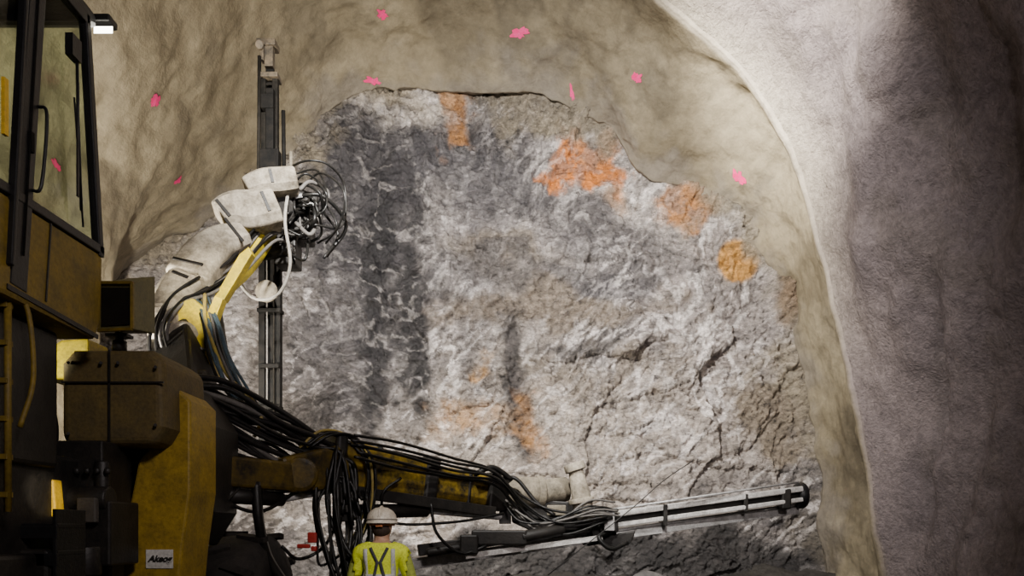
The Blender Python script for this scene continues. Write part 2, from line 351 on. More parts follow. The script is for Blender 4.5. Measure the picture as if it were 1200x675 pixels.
# ------------------------------------------------------------ pink marks
bpy.context.view_layer.update(); dg = bpy.context.evaluated_depsgraph_get()
camo = Vector((0, 0, CZ))
def cast(o, d):
    h, loc, nor, idx, ob, mt = scene.ray_cast(dg, o, d.normalized(), distance=60)
    return (loc, nor) if h else (None, None)
marks = [(448, 16, 7, 5), (609, 38, 9, 5), (182, 118, 7, 7), (437, 95, 8, 4), (747, 92, 6, 5), (670, 108, 1.8, 9), (866, 208, 5, 8),
         (208, 211, 5, 5), (65, 193, 8, 4)]
for (u, v, ru, rv) in marks:
    d = A(u, v, 10)-camo; loc, nor = cast(camo, d)
    if loc is None: continue
    if nor.dot(d) > 0: nor = -nor
    px = loc.y/F; t = Vector((0, 0, 1)).cross(nor).normalized(); b2 = nor.cross(t).normalized()
    if t.x < 0: t = -t
    vs = []; n = 26
    ph = random.random()*9
    for q in (0, .5, 1):
        for k in range(1 if q == 0 else n):
            an = k*2*math.pi/n
            rj = q*(1+.2*math.sin(2*an+ph)+.16*math.sin(5*an+ph*2)+random.uniform(-.3, .3)) if q == 1 else q
            p = loc+t*(ru*px*rj*math.cos(an))+b2*(rv*px*rj*math.sin(an))*1.15
            l2, n2 = cast(p+nor*.35, -nor)
            vs.append((l2+nor*.012) if (l2 and (l2-p).length < .3) else p+nor*.02)
    fs = [(0, 1+k, 1+(k+1) % n) for k in range(n)]+[(1+k, 1+n+k, 1+n+(k+1) % n, 1+(k+1) % n) for k in range(n)]
    c = loc.copy()
    me = bpy.data.meshes.new("paint_mark"); me.from_pydata([tuple(p-c) for p in vs], [], fs); me.materials.append(PINK)
    o = bpy.data.objects.new("paint_mark", me); o.location = c; coll.objects.link(o)
    o["label"] = "pink spray paint survey mark on sprayed concrete"; o["category"] = "paint mark"; o["group"] = "pink survey marks on the lining"

# ------------------------------------------------------------ mesh builder
wpos = {}
class MB:
    def __init__(s): s.V = []; s.F = []; s.M = []; s.S = []
    def add(s, vs, fs, mi=0, sm=False):
        b0 = len(s.V); s.V += [Vector(v) for v in vs]
        for f in fs: s.F.append(tuple(i+b0 for i in f)); s.M.append(mi); s.S.append(sm)
        return s
    def hexa(s, a, b_, mi=0):
        return s.add(list(a)+list(b_), [(3, 2, 1, 0), (4, 5, 6, 7), (0, 1, 5, 4), (1, 2, 6, 5), (2, 3, 7, 6), (3, 0, 4, 7)], mi)
    def box(s, c, size, R=None, mi=0, top=1.0):
        c = Vector(c); R = R or Matrix.Identity(3); hx, hy, hz = [q/2 for q in size]
        f = lambda x, y, z: c+R@Vector((x, y, z))
        return s.hexa([f(-hx, -hy, -hz), f(hx, -hy, -hz), f(hx, hy, -hz), f(-hx, hy, -hz)],
                      [f(-hx*top, -hy*top, hz), f(hx*top, -hy*top, hz), f(hx*top, hy*top, hz), f(-hx*top, hy*top, hz)], mi)
    def beam(s, p0, p1, w, h, mi=0, w1=None, h1=None, up=(0, 0, 1), off=(0, 0)):
        p0, p1 = Vector(p0), Vector(p1); d = (p1-p0).normalized(); up = Vector(up)
        sd = d.cross(up).normalized(); u = sd.cross(d).normalized(); w1 = w1 or w; h1 = h1 or h
        p0 = p0+sd*off[0]+u*off[1]; p1 = p1+sd*off[0]+u*off[1]
        q = lambda p, w, h: [p-sd*w/2-u*h/2, p+sd*w/2-u*h/2, p+sd*w/2+u*h/2, p-sd*w/2+u*h/2]
        return s.hexa(q(p0, w, h), q(p1, w1, h1), mi)
    def cyl(s, p0, p1, r0, r1=None, seg=20, mi=0):
        p0, p1 = Vector(p0), Vector(p1); r1 = r0 if r1 is None else r1; d = (p1-p0).normalized()
        a = d.orthogonal().normalized(); b_ = d.cross(a)
        vs = [p+(a*math.cos(k*2*math.pi/seg)+b_*math.sin(k*2*math.pi/seg))*r for p, r in ((p0, r0), (p1, r1)) for k in range(seg)]
        s.add(vs, [(k, (k+1) % seg, seg+(k+1) % seg, seg+k) for k in range(seg)], mi, True)
        b0 = len(s.V)-2*seg
        for f in (tuple(b0+seg-1-k for k in range(seg)), tuple(b0+seg+k for k in range(seg))): s.F.append(f); s.M.append(mi); s.S.append(False)
        return s
    def lathe(s, p0, axis, prof, seg=32, mi=0):
        p0 = Vector(p0); d = Vector(axis).normalized(); a = d.orthogonal().normalized(); b_ = d.cross(a); n = len(prof)
        vs = [p0+d*h+(a*math.cos(k*2*math.pi/seg)+b_*math.sin(k*2*math.pi/seg))*r for (h, r) in prof for k in range(seg)]
        return s.add(vs, [(i*seg+k, i*seg+(k+1) % seg, (i+1)*seg+(k+1) % seg, (i+1)*seg+k) for i in range(n-1) for k in range(seg)], mi, True)
    def tube(s, pts, r, seg=7, mi=0, closed=False):
        pts = [Vector(p) for p in pts]; n = len(pts); vs = []; a = None
        for i in range(n):
            if closed: d = pts[(i+1) % n]-pts[i-1]
            else: d = pts[min(i+1, n-1)]-pts[max(i-1, 0)]
            d.normalize()
            a = d.orthogonal().normalized() if a is None else (a-d*a.dot(d)).normalized()
            b_ = d.cross(a); rr_ = r[i] if isinstance(r, (list, tuple)) else r
            vs += [pts[i]+(a*math.cos(k*2*math.pi/seg)+b_*math.sin(k*2*math.pi/seg))*rr_ for k in range(seg)]
        m = n if closed else n-1
        fs = [(i*seg+k, i*seg+(k+1) % seg, ((i+1) % n)*seg+(k+1) % seg, ((i+1) % n)*seg+k) for i in range(m) for k in range(seg)]
        if not closed: fs += [tuple(seg-1-k for k in range(seg)), tuple((n-1)*seg+k for k in range(seg))]
        return s.add(vs, fs, mi, True)
    def prism(s, poly, off, mi=0):
        poly = [Vector(p) for p in poly]; off = Vector(off); n = len(poly)
        return s.add(poly+[p+off for p in poly], [tuple(range(n-1, -1, -1)), tuple(range(n, 2*n))]+[(k, (k+1) % n, n+(k+1) % n, n+k) for k in range(n)], mi)
    def ball(s, c, r, mi=0, seg=16, rings=10):
        c = Vector(c); r = (r, r, r) if not hasattr(r, '__len__') else r; vs = []
        for i in range(rings+1):
            th = math.pi*i/rings
            for k in range(seg):
                ph = 2*math.pi*k/seg; vs.append(c+Vector((r[0]*math.sin(th)*math.cos(ph), r[1]*math.sin(th)*math.sin(ph), r[2]*math.cos(th))))
        return s.add(vs, [(i*seg+k, (i+1)*seg+k, (i+1)*seg+(k+1) % seg, i*seg+(k+1) % seg) for i in range(rings) for k in range(seg)], mi, True)
    def obj(s, name, mats, parent=None, label=None, bevel=0, origin=None, seg=2):
        mats = mats if isinstance(mats, (list, tuple)) else [mats]
        if origin is None:
            lo = [min(v[i] for v in s.V) for i in range(3)]; hi = [max(v[i] for v in s.V) for i in range(3)]
            origin = Vector([(l+h)/2 for l, h in zip(lo, hi)])
        me = bpy.data.meshes.new(name); me.from_pydata([tuple(v-origin) for v in s.V], [], s.F)
        for m in mats: me.materials.append(m)
        for p, mi, sm in zip(me.polygons, s.M, s.S): p.material_index = mi; p.use_smooth = sm
        bm = bmesh.new(); bm.from_mesh(me); bmesh.ops.recalc_face_normals(bm, faces=bm.faces); bm.to_mesh(me); bm.free()
        o = bpy.data.objects.new(name, me); coll.objects.link(o); wpos[o] = origin
        o.parent = parent; o.location = origin-(wpos[parent] if parent else Vector((0, 0, 0)))
        if label: o["label"] = label
        if bevel:
            mo = o.modifiers.new("bevel", 'BEVEL'); mo.width = bevel; mo.segments = seg; mo.limit_method = 'ANGLE'; mo.angle_limit = math.radians(50)
        return o
def catm(pts, n=8):
    pts = [Vector(p) for p in pts]; P = [2*pts[0]-pts[1]]+pts+[2*pts[-1]-pts[-2]]; out = []
    for i in range(1, len(P)-2):
        for k in range(n):
            t = k/n; out.append(.5*((2*P[i])+(-P[i-1]+P[i+1])*t+(2*P[i-1]-5*P[i]+4*P[i+1]-P[i+2])*t*t+(-P[i-1]+3*P[i]-3*P[i+1]+P[i+2])*t**3))
    out.append(pts[-1]); return out
def empty(name, loc, label, cat):
    e = bpy.data.objects.new(name, None); coll.objects.link(e); e.location = loc; wpos[e] = Vector(loc)
    e["label"] = label; e["category"] = cat; e.empty_display_size = .3; return e

rig = empty("drilling_rig", (-3.6, 5, 0), "dusty yellow tunnel drilling rig with cab and two booms", "drilling rig")

m = MB(); m.box((-3.65, 3.9, 1.05), (1.4, 6.2, .8)); m.box((-3.65, 6.4, .95), (1.9, 1.4, .5)); m.box((-3.7, 5.0, 1.75), (1.3, 1.5, .7))
m.box((-3.65, 2.0, 1.9), (1.9, 2.6, 1.1)); m.box((-3.4, 6.3, 1.6), (.9, 1.2, .9))
m.box((-3.5, 4.5, 2.45), (1.0, .8, .9))
for k in range(4): m.box((-3.0, 4.7+.35*k, 1.3), (.25, .22, .35))
chassis = m.obj("chassis", [DARK], rig, "dark greasy steel chassis", .03)
def wheel(x, y):
    s = 1 if x > -3.6 else -1; m = MB()
    m.lathe((x-.3, y, .78), (1, 0, 0), [(0, .42), (0.02, .66), (.08, .75), (.3, .77), (.52, .75), (.58, .66), (.6, .42), (.5, .38), (.1, .38), (0, .42)], 40)
    for k in range(20):
        an = k*math.pi/10; c = Vector((x, y+.775*math.cos(an), .78+.775*math.sin(an)))
        R = Matrix.Rotation(an-math.pi/2, 3, 'X')@Matrix.Rotation(.35*(1 if k % 2 else -1), 3, 'Z')
        m.box(c+Vector(((-.14 if k % 2 else .14), 0, 0)), (.30, .07, .05), R)
    w = m.obj("wheel", TIRE, rig, "muddy black rubber wheel")
    r = MB(); r.lathe((x-.2, y, .78), (1, 0, 0), [(0, .02), (0, .3), (.02, .38), (.4, .38), (.4, .3), (.4, .02)], 24); r.cyl((x+s*.15, y, .78), (x+s*.28, y, .78), .14)
    for k in range(8): r.cyl((x+s*.19, y+.2*math.cos(k*.785), .78+.2*math.sin(k*.785)), (x+s*.24, y+.2*math.cos(k*.785), .78+.2*math.sin(k*.785)), .02, seg=6)
    r.obj("wheel_rim", YELD, w)
for x in (-2.55, -4.75):
    for y in (7.1, 2.4): wheel(x, y)
m = MB(); m.cyl((-4.7, 7.1, .78), (-2.6, 7.1, .78), .14); m.obj("axle", DARK, rig)
m = MB(); m.cyl((-4.7, 2.4, .78), (-2.6, 2.4, .78), .14); m.obj("axle", DARK, rig)

m = MB()
prof = [(70, 515), (70, 425), (84, 409), (176, 409), (191, 420), (193, 500), (180, 522), (80, 522)]
m.prism([A(u, v, 5.35) for u, v in prof], (0, .75, 0))
hs = m.obj("engine_housing", dirty("brown_dust_paint", (.15, .105, .03), (.08, .06, .026), .5, .7), rig, "dull brown-yellow rounded steel housing", .06, seg=4)
m = MB(); m.beam(A(128, 410, 5.335), A(128, 520, 5.335), .012, .012, up=(0, 1, 0)); m.beam(A(72, 448, 5.335), A(192, 448, 5.335), .012, .012, up=(0, 1, 0))
m.obj("panel_seam", DARK, hs)
for u, v in [(80, 425), (118, 425), (138, 425), (182, 430), (80, 508), (182, 498)]:
    m = MB(); m.cyl(A(u, v, 5.34), A(u, v, 5.31), .012, seg=6); m.obj("bolt", DARK, hs)
m = MB(); m.cyl(A(140, 409, 5.5)+Vector((0, 0, -.02)), A(140, 400, 5.5), .05); m.obj("filler_cap", DARK, hs)

m = MB()
pl = [(192, 462), (208, 455), (223, 470), (223, 575), (214, 640), (205, 730), (140, 730), (146, 620), (162, 540), (192, 505)]
m.prism([A(u, v, 5.6) for u, v in pl], (0, .5, 0))
sp = m.obj("support_plate", dirty("brown_yellow_paint", (.44, .29, .02), (.20, .135, .022), .45, .5), rig, "dirty yellow steel support plate", .02)
m = MB(); m.hexa([A(171, 666, 5.59), A(203, 666, 5.59), A(203, 644, 5.59), A(171, 644, 5.59)], [A(171, 666, 5.60), A(203, 666, 5.60), A(203, 644, 5.60), A(171, 644, 5.60)])
dc = m.obj("decal", WHITE, sp, "small pale plate with dark lettering")
cu = bpy.data.curves.new("plate_text", 'FONT'); cu.body = "Akeog"; cu.size = .066; cu.extrude = .002; cu.align_x = 'CENTER'; cu.offset = .002; cu.shear = .35
to = bpy.data.objects.new("plate_text", cu); coll.objects.link(to)
bpy.context.view_layer.update(); dg = bpy.context.evaluated_depsgraph_get()
tm = bpy.data.meshes.new_from_object(to.evaluated_get(dg)); tm.transform(Matrix.Rotation(math.pi/2, 4, 'X'))
bpy.data.objects.remove(to); t2 = bpy.data.objects.new("lettering", tm); coll.objects.link(t2); tm.materials.clear(); tm.materials.append(LDARK)
tp = A(187, 658, 5.583); wpos[t2] = tp; t2.parent = sp; t2.location = tp-wpos[sp]; t2["label"] = "dark slanted lettering"

m = MB(); m.prism([A(u, v, 6.2) for u, v in [(120, 470), (225, 452), (252, 500), (250, 600), (225, 640), (120, 640)]], (0, .55, 0)); m.cyl(A(205, 440, 6.5), A(205, 600, 6.5), .22)
m.obj("boom_turret", DARK, rig, "dark steel turret carrying the booms", .02)
m = MB(); m.prism([A(u, v, 5.72) for u, v in [(48, 412), (72, 398), (103, 396), (103, 444), (48, 444)]], (0, .3, 0)); m.obj("body_panel", YELB, rig, "bright yellow body panel", .02)
m = MB(); m.prism([A(u, v, 4.9) for u, v in [(33, 560), (62, 562), (66, 606), (37, 604)]], (0, .1, 0)); m.obj("side_plate", YELO, rig, "orange-yellow steel plate", .01)
m = MB(); c = A(26, 500, 4.9); m.lathe(c+Vector((-.5, 0, 0)), (1, 0, 0), [(0, .05), (0, .4), (.05, .42), (.08, .3), (.42, .3), (.45, .42), (.5, .4), (.5, .05)], 32)
m.cyl(c+Vector((0, 0, 0)), c+Vector((.06, 0, 0)), .09); m.obj("hose_reel", DARK, rig, "dark steel hose reel")
m = MB()
m.tube([(-2.93, 4.30, 2.95), (-2.93, 4.30, 1.7)], .02, 8); m.tube([(-3.3, 4.30, 2.95), (-3.3, 4.30, 1.7)], .02, 8)
for k in range(6): m.box((-3.11, 4.30, 1.8+.22*k), (.38, .06, .03))
m.tube(catm([(-2.93, 4.33, 2.95), (-2.88, 4.4, 2.9), (-2.86, 4.42, 2.5), (-2.9, 4.36, 2.2)]), .015, 8)
m.obj("ladder", YELD, rig, "dusty yellow access ladder")
m = MB()
for k in range(3):
    z0 = 1.62-.17*k; m.box((-3.1, 4.75, z0), (.55, .3, .03)); m.box((-3.1, 4.6, z0-.04), (.55, .02, .08))
m.box((-2.84, 4.75, 1.45), (.025, .32, .55)); m.obj("steps", BLK, rig, "black steel access steps", .004)
m = MB(); m.box(A(98, 560, 5.4), (.5, .4, .5)); m.box(A(110, 625, 5.3), (.45, .4, .45)); m.cyl(A(85, 585, 5.15), A(130, 585, 5.15), .09); m.cyl(A(120, 540, 5.2), A(120, 600, 5.2), .05)
m.cyl(A(100, 640, 5.05), A(100, 675, 5.05), .10)
for k in range(5): m.cyl(A(78+k*12, 548, 5.15), A(78+k*12, 556, 5.15), .022, seg=8)
m.obj("valve_block", DARK, rig, "dark hydraulic valve block", .015)
m = MB(); m.box(A(103, 598, 5.05), (.13, .05, .17)); m.obj("gauge_box", dirty("grey_box", (.10, .09, .075), (.05, .045, .04), .4), rig, "grey gauge box", .01)
XS = -2.87
m = MB()
m.prism([(XS, 2.9, 2.96), (XS, 5.10, 2.90), (XS, 5.18, 3.05), (XS, 5.20, 3.52), (XS, 2.9, 3.48)], (-1.4, 0, 0))
cab = m.obj("cab", YELD, rig, "dull yellow cab with black window frames", .03)
m = MB(); m.prism([(XS-.05, 2.8, 5.06), (XS-.05, 5.06, 5.06), (XS-.05, 5.22, 5.13), (XS-.05, 5.2, 5.22), (XS-.05, 2.8, 5.26)], (-1.35, 0, 0)); m.obj("cab_roof", BLK, cab, "black cab roof", .03)
m = MB()
for xx in (XS-.02, XS-1.36):
    m.beam((xx, 5.17, 3.5), (xx, 5.0, 5.08), .06, .055, up=(0, 1, 0))
    m.beam((xx, 4.30, 3.0), (xx, 4.50, 5.08), .05, .15, up=(0, 1, 0))
    m.beam((xx, 3.0, 3.5), (xx, 3.05, 5.08), .06, .1, up=(0, 1, 0))
    m.beam((xx, 2.95, 5.05), (xx, 5.02, 5.05), .06, .08); m.beam((xx, 2.95, 3.52), (xx, 5.2, 3.55), .06, .06)
m.beam((XS, 5.17, 3.54), (XS-1.4, 5.17, 3.54), .06, .06); m.beam((XS, 5.0, 5.05), (XS-1.4, 5.0, 5.05), .06, .06)
m.beam((XS, 3.0, 3.54), (XS-1.4, 3.0, 3.54), .06, .06)
m.beam((XS+.01, 4.21, 3.1), (XS+.01, 4.36, 5.06), .05, .03, up=(0, 1, 0))
m.obj("window_frame", BLK, cab, "black window frame", .008)
def pane(pts):
    mm = MB(); mm.add(pts, [tuple(range(len(pts)))]); mm.obj("window_pane", GLASS, cab, "dusty glass window pane")
for xx in (XS-.02, XS-1.36):
    pane([(xx, 4.36, 3.55), (xx, 5.15, 3.57), (xx, 4.99, 5.03), (xx, 4.52, 5.03)])
    pane([(xx, 3.05, 3.55), (xx, 4.25, 3.55), (xx, 4.42, 5.03), (xx, 3.08, 5.03)])
pane([(XS-.04, 5.16, 3.56), (XS-1.34, 5.16, 3.56), (XS-1.34, 4.99, 5.03), (XS-.04, 4.99, 5.03)])
m = MB(); m.tube([(XS+.03, 4.83, 4.75), (XS+.03, 4.84, 4.3), (XS+.03, 4.88, 3.7)], .010, 6); m.box((XS+.03, 4.84, 4.15), (.01, .02, .75)); m.box((XS+.025, 4.80, 4.72), (.05, .10, .14)); m.tube([(XS+.03, 4.9, 3.6), (XS+.03, 4.80, 4.4)], .006, 6)
m.obj("wiper", BLK, cab, "black wiper arm")
m = MB(); m.tube(catm([(XS, 4.42, 3.62), (XS+.06, 4.42, 3.66), (XS+.06, 4.47, 4.1), (XS, 4.48, 4.16)]), .010, 8); m.obj("grab_rail", BLK, cab)
m = MB(); m.tube([(XS+.012, 4.33, 3.2), (XS+.012, 4.48, 4.95)], .006, 6); m.box((XS+.012, 4.40, 3.9), (.02, .03, .12)); m.obj("door_handle", DSTEEL, cab)
m = MB(); m.box((-3.75, 3.7, 3.75), (.5, .5, .14)); m.box((-3.75, 3.45, 4.15), (.5, .12, .75)); m.cyl((-3.75, 3.7, 3.4), (-3.75, 3.7, 3.7), .06); m.obj("operator_seat", BLK, cab, "black operator seat", .03)
m = MB(); m.box((XS+.012, 4.17, 3.98), (.02, .035, .32)); m.obj("door_panel", YELO, cab)
m = MB(); m.beam((XS+.003, 4.2, 2.98), (XS+.003, 5.12, 2.93), .01, .03); m.beam((XS+.003, 4.55, 3.0), (XS+.003, 4.6, 3.5), .01, .012, up=(0, 1, 0)); m.obj("panel_seam", DARK, cab)
m = MB(); m.box(A(120, 26, 5.28), (.16, .12, .05)); rl = m.obj("roof_lamp", BLK, cab, "black roof work lamp", .01)
m = MB(); m.hexa([A(110, 39, 5.22), A(132, 39, 5.22), A(132, 31, 5.22), A(110, 31, 5.22)], [A(110, 39, 5.24), A(132, 39, 5.24), A(132, 31, 5.24), A(110, 31, 5.24)]); m.obj("lamp_lens", LAMP, rl, "glowing lamp lens")

m = MB(); c0 = [A(116, 388, 5.4), A(156, 386, 5.3), A(156, 332, 5.3), A(116, 332, 5.4)]; c1 = [A(150, 391, 5.65), A(182, 391, 5.65), A(182, 324, 5.65), A(150, 326, 5.65)]
m.hexa(c0, c1)
def inset(q, k):
    c = sum(q, Vector())/4; return [c+(p-c)*k for p in q]
wl = m.obj("work_lamp", dirty("olive_housing", (.17, .15, .05), (.10, .09, .04), .5), rig, "olive square work lamp housing", .008)
m = MB(); i0 = inset(c0, .8); m.hexa([p+Vector((0, -.012, 0)) for p in i0], [p+Vector((0, .01, 0)) for p in i0]); m.obj("lamp_lens", BLK, wl, "black unlit lens")
m = MB()
fr_ = [p+Vector((0, -.012, 0)) for p in c0]
for k in range(4): m.beam(fr_[k], fr_[(k+1) % 4], .02, .02, up=(0, 1, 0))
m.obj("lamp_rim", YELD, wl)
m = MB(); m.tube([A(140, 390, 5.5), A(140, 412, 5.5)], .03, 8); m.box(A(140, 394, 5.5), (.16, .1, .02)); m.obj("lamp_bracket", DARK, wl)

# ---- lower boom
YELK = dirty("oily_dark_yellow_paint", (.24, .155, .012), (.012, .010, .007), .66, .45, 0, 3)
m = MB(); m.beam(A(222, 550, 6.45), A(345, 560, 7.2), .28, .28); lb = m.obj("lower_boom", YELK, rig, "dirty dark yellow telescopic boom", .03)
m = MB(); m.beam(A(325, 558, 7.1), A(402, 546, 7.6), .32, .34, h1=.46); m.cyl(A(352, 556, 7.05), A(352, 556, 7.45), .17); m.obj("boom_knuckle", YELK, lb, None, .04)
m = MB(); m.beam(A(385, 543, 7.55), A(500, 564, 8.25), .36, .52, w1=.34, h1=.46, up=(0, 0, 1)); m.obj("boom_arm", YEL, lb, "greasy yellow box-section boom arm", .07, seg=4)
m = MB(); m.beam(A(492, 563, 8.2), A(588, 581, 8.77), .29, .40, w1=.28, h1=.36, up=(0, 0, 1)); m.obj("boom_arm", YEL, lb, "greasy yellow inner boom section", .06, seg=4)
for (u0, v0, d0_, u1, v1, d1_, w_, h_) in ((382, 543, 7.52, 396, 545, 7.61, .42, .60), (432, 552, 7.85, 440, 553.5, 7.89, .38, .53), (490, 562.5, 8.19, 506, 565.5, 8.28, .40, .54), (540, 572, 8.49, 547, 573, 8.53, .32, .43)):
    m = MB(); m.beam(A(u0, v0, d0_), A(u1, v1, d1_), w_, h_); m.obj("boom_collar", DARK, lb, "dark steel collar", .04, seg=3)
m = MB(); m.beam(A(565, 576, 8.6), A(614, 586, 8.95), .36, .46, w1=.24, h1=.28); m.cyl(A(596, 583, 8.7), A(596, 583, 9.05), .17); m.obj("boom_joint", DARK, lb, "dark steel pivot joint", .03)
m = MB(); m.beam(A(400, 574, 7.42), A(580, 600, 8.52), .06, .12, up=(0, 0, 1)); m.obj("wear_strip", DARK, lb, "dark steel wear strip", .01)
m = MB(); m.cyl(A(400, 600, 7.5), A(500, 598, 8.1), .075); m.cyl(A(500, 598, 8.1), A(590, 606, 8.7), .04, mi=1); m.box(A(400, 600, 7.5), (.16, .12, .2)); m.box(A(592, 606, 8.7), (.14, .12, .16)); m.obj("hydraulic_cylinder", [DARK, STEEL], lb, "hydraulic cylinder with steel rod", .008)
m = MB(); m.cyl(A(250, 580, 6.5), A(330, 585, 7.1), .07); m.cyl(A(330, 585, 7.1), A(385, 575, 7.5), .035, mi=1); m.obj("hydraulic_cylinder", [DARK, STEEL], lb, "hydraulic cylinder with steel rod")
m = MB(); m.cyl(A(592, 577, 8.8), A(634, 577, 8.9), .20, .18, 24); m.cyl(A(634, 577, 8.9), A(664, 573, 9.0), .15, .15, 24); m.cyl(A(628, 577, 8.89), A(636, 577, 8.91), .20, .20, 24)
ru = m.obj("rotation_unit", DUSTD, lb, "dusty beige rotation cylinder", .012)
m = MB(); m.tube([A(686, 612, 8.65), A(680, 575, 8.65), A(674, 549, 8.65)], [.125, .11, .085], 18); m.cyl(A(675, 552, 8.65), A(672, 543, 8.65), .125); m.cyl(A(682, 590, 8.65), A(681, 584, 8.65), .15); m.obj("pivot_post", DUST, lb, "upright beige pivot post", .01)
m = MB(); m.prism([A(u, v, 8.85) for u, v in [(598, 588), (640, 586), (690, 590), (724, 604), (722, 634), (690, 640), (640, 630), (600, 612)]], (0, .28, 0)); m.box(A(712, 610, 8.85), (.22, .3, .28)); m.cyl(A(650, 610, 8.75), A(650, 610, 9.2), .1); m.cyl(A(700, 622, 8.75), A(700, 622, 9.2), .08)
m.obj("feed_cradle", DARK, lb, "dark steel feed cradle", .015)
m = MB(); m.box(A(652, 598, 8.66), (.22, .06, .12)); m.obj("cradle_bracket", DUSTD, lb, "pale worn bracket", .01)
m = MB(); m.box(A(714, 610, 8.62), (.12, .05, .24)); m.obj("cradle_bracket", STEEL, lb, "pale worn bracket", .01)

# ---- lower feed (several parallel steel channels)
m = MB()
m.beam(A(470, 664, 8.35), A(935, 597, 9.6), .05, .10); m.beam(A(470, 664, 8.6), A(935, 597, 9.85), .05, .10)
m.beam(A(470, 657, 8.47), A(935, 590, 9.72), .31, .03)
feed = m.obj("drill_feed", STEEL, rig, "long pale steel drill feed rail", .006)
m = MB(); m.beam(A(672, 609, 8.85), A(938, 573, 9.45), .14, .07); m.obj("feed_rail", LSTEEL, feed, "pale worn upper rail channel", .012)
m = MB(); m.beam(A(672, 616, 8.92), A(938, 580, 9.52), .10, .11); m.obj("feed_groove", DARK, feed, "dark groove of the rail", .004)
m = MB(); m.beam(A(672, 622, 8.85), A(938, 585.5, 9.45), .14, .055); m.obj("feed_rail", LSTEEL, feed, "pale worn lower rail channel", .012)
m = MB(); m.beam(A(490, 645, 8.3), A(690, 618, 8.8), .12, .13); m.obj("feed_rail", DARK, feed, "worn dark steel rail", .01)
m = MB(); m.beam(A(545, 652, 8.2), A(705, 630, 8.65), .06, .06); m.obj("slide_strip", LSTEEL, feed, "bright steel slide strip", .004)
m = MB(); m.lathe(A(938, 581, 9.55)+Vector((-.06, 0, 0)), (1, 0, .05), [(0, .02), (0, .15), (.03, .17), (.09, .17), (.12, .15), (.12, .08), (.05, .06), (.05, .0)], 24); m.obj("end_cap", BLK, feed, "black rubber end stinger")
m = MB(); m.box(A(918, 585, 9.45), (.12, .24, .26)); m.obj("end_bracket", DARK, feed, None, .02)
m = MB(); m.box(A(585, 630, 8.35), (.62, .2, .17)); m.cyl(A(610, 630, 8.3), A(660, 620, 8.5), .07); m.box(A(550, 638, 8.25), (.2, .24, .22)); m.cyl(A(500, 648, 8.15), A(540, 641, 8.2), .05); m.obj("rock_drill", DARK, feed, "dark hydraulic rock drill", .02)
for t, h in ((.66, .26), (.86, .22), (.5, .22)):
    m = MB(); m.box(A(470+465*t, 650-70*t, 8.35+1.2*t), (.05, .32, h)); m.obj("rail_clamp", DARK, feed, None, .006)
m = MB(); m.tube([A(718, 597, 8.75), A(936, 565, 9.4)], .014, 8); m.obj("drill_steel", STEEL, feed, "thin steel drill rod")
m = MB(); m.tube(catm([A(642, 674, 8.6), A(700, 628, 8.55), A(745, 592, 8.6), A(778, 563, 8.7), A(812, 540, 8.8)], 4), .0065, 6); m.obj("steel_cable", DARK, feed, "thin steel cable")
m = MB(); m.prism([A(u, v, 8.8) for u, v in [(700, 630), (745, 622), (740, 636), (722, 641), (702, 638)]], (0, .3, 0)); m.obj("feed_shoe", DARK, feed, None, .01)

# ---- upper boom
m = MB()
m.beam(A(215, 470, 6.9), A(212, 400, 7.6), .5, .5, w1=.42, h1=.45, up=(0, 1, 0)); m.cyl(A(180, 458, 7.0), A(245, 458, 7.0), .2)
ub = m.obj("upper_boom", DARK, rig, "raised boom, yellow with dusty beige covers", .04)
m = MB(); m.prism([A(u, v, 7.4) for u, v in [(188, 425), (184, 400), (190, 376), (203, 356), (225, 348), (240, 362), (245, 400), (242, 438), (204, 440)]], (0, .4, 0)); m.obj("boom_bracket", YELB, ub, "bright yellow elbow bracket", .03)
m = MB(); m.cyl(A(216, 392, 7.40), A(216, 392, 7.35), .13, seg=28); m.cyl(A(216, 392, 7.36), A(216, 392, 7.31), .06, seg=6, mi=1); m.obj("pivot_pin", [DUST, DARK], ub, "round pivot pin")
arm_path = catm([A(214, 398, 7.75), A(222, 358, 7.95), A(246, 326, 8.2), A(276, 300, 8.5), A(300, 268, 8.8), A(322, 226, 9.1)], 5)
def swept(path, w, th, w1=None, bulge=0):
    mm = MB(); n = len(path); V_ = []
    for i, p in enumerate(path):
        d = (path[min(i+1, n-1)]-path[max(i-1, 0)]).normalized(); sd = Vector((d.z, 0, -d.x)).normalized(); nn = d.cross(sd).normalized()
        if nn.y > 0: nn = -nn
        t = i/(n-1); ww = w+((w1 or w)-w)*t
        for a, b_ in ((-.5, -.5), (-.5, .30), (-.34, .5), (.28, .5), (.5, .30), (.5, -.5)): V_.append(p+sd*a*ww*(1+bulge*math.sin(math.pi*t))+nn*b_*th)
    fs = [(i*6+k, i*6+(k+1) % 6, (i+1)*6+(k+1) % 6, (i+1)*6+k) for i in range(n-1) for k in range(6)]+[(5, 4, 3, 2, 1, 0), tuple((n-1)*6+k for k in range(6))]
    mm.add(V_, fs, 0, False); return mm
swept(arm_path, .48, .36, .34).obj("boom_arm", YELB, ub, "bright yellow curved upper boom arm", .02)
def cover(pts, w, th, w1=None, bulge=.08, bands=(.12, .88)):
    path = catm(pts, 6); o = swept(path, w, th, w1, bulge).obj("dust_cover", DUST, ub, "dusty beige boom cover", .06, seg=4)
    n = len(path)
    for tt in bands:
        i = int(tt*(n-1)); d = (path[min(i+1, n-1)]-path[max(i-1, 0)]).normalized(); sd = Vector((d.z, 0, -d.x)).normalized(); nn = d.cross(sd).normalized()
        if nn.y > 0: nn = -nn
        c = path[i]+nn*(.5*th+.006); b2 = MB(); b2.beam(c-sd*w*.36, c+sd*w*.30, .035, .014, up=tuple(nn)); b2.obj("hinge_strap", DARK, o)
    return o
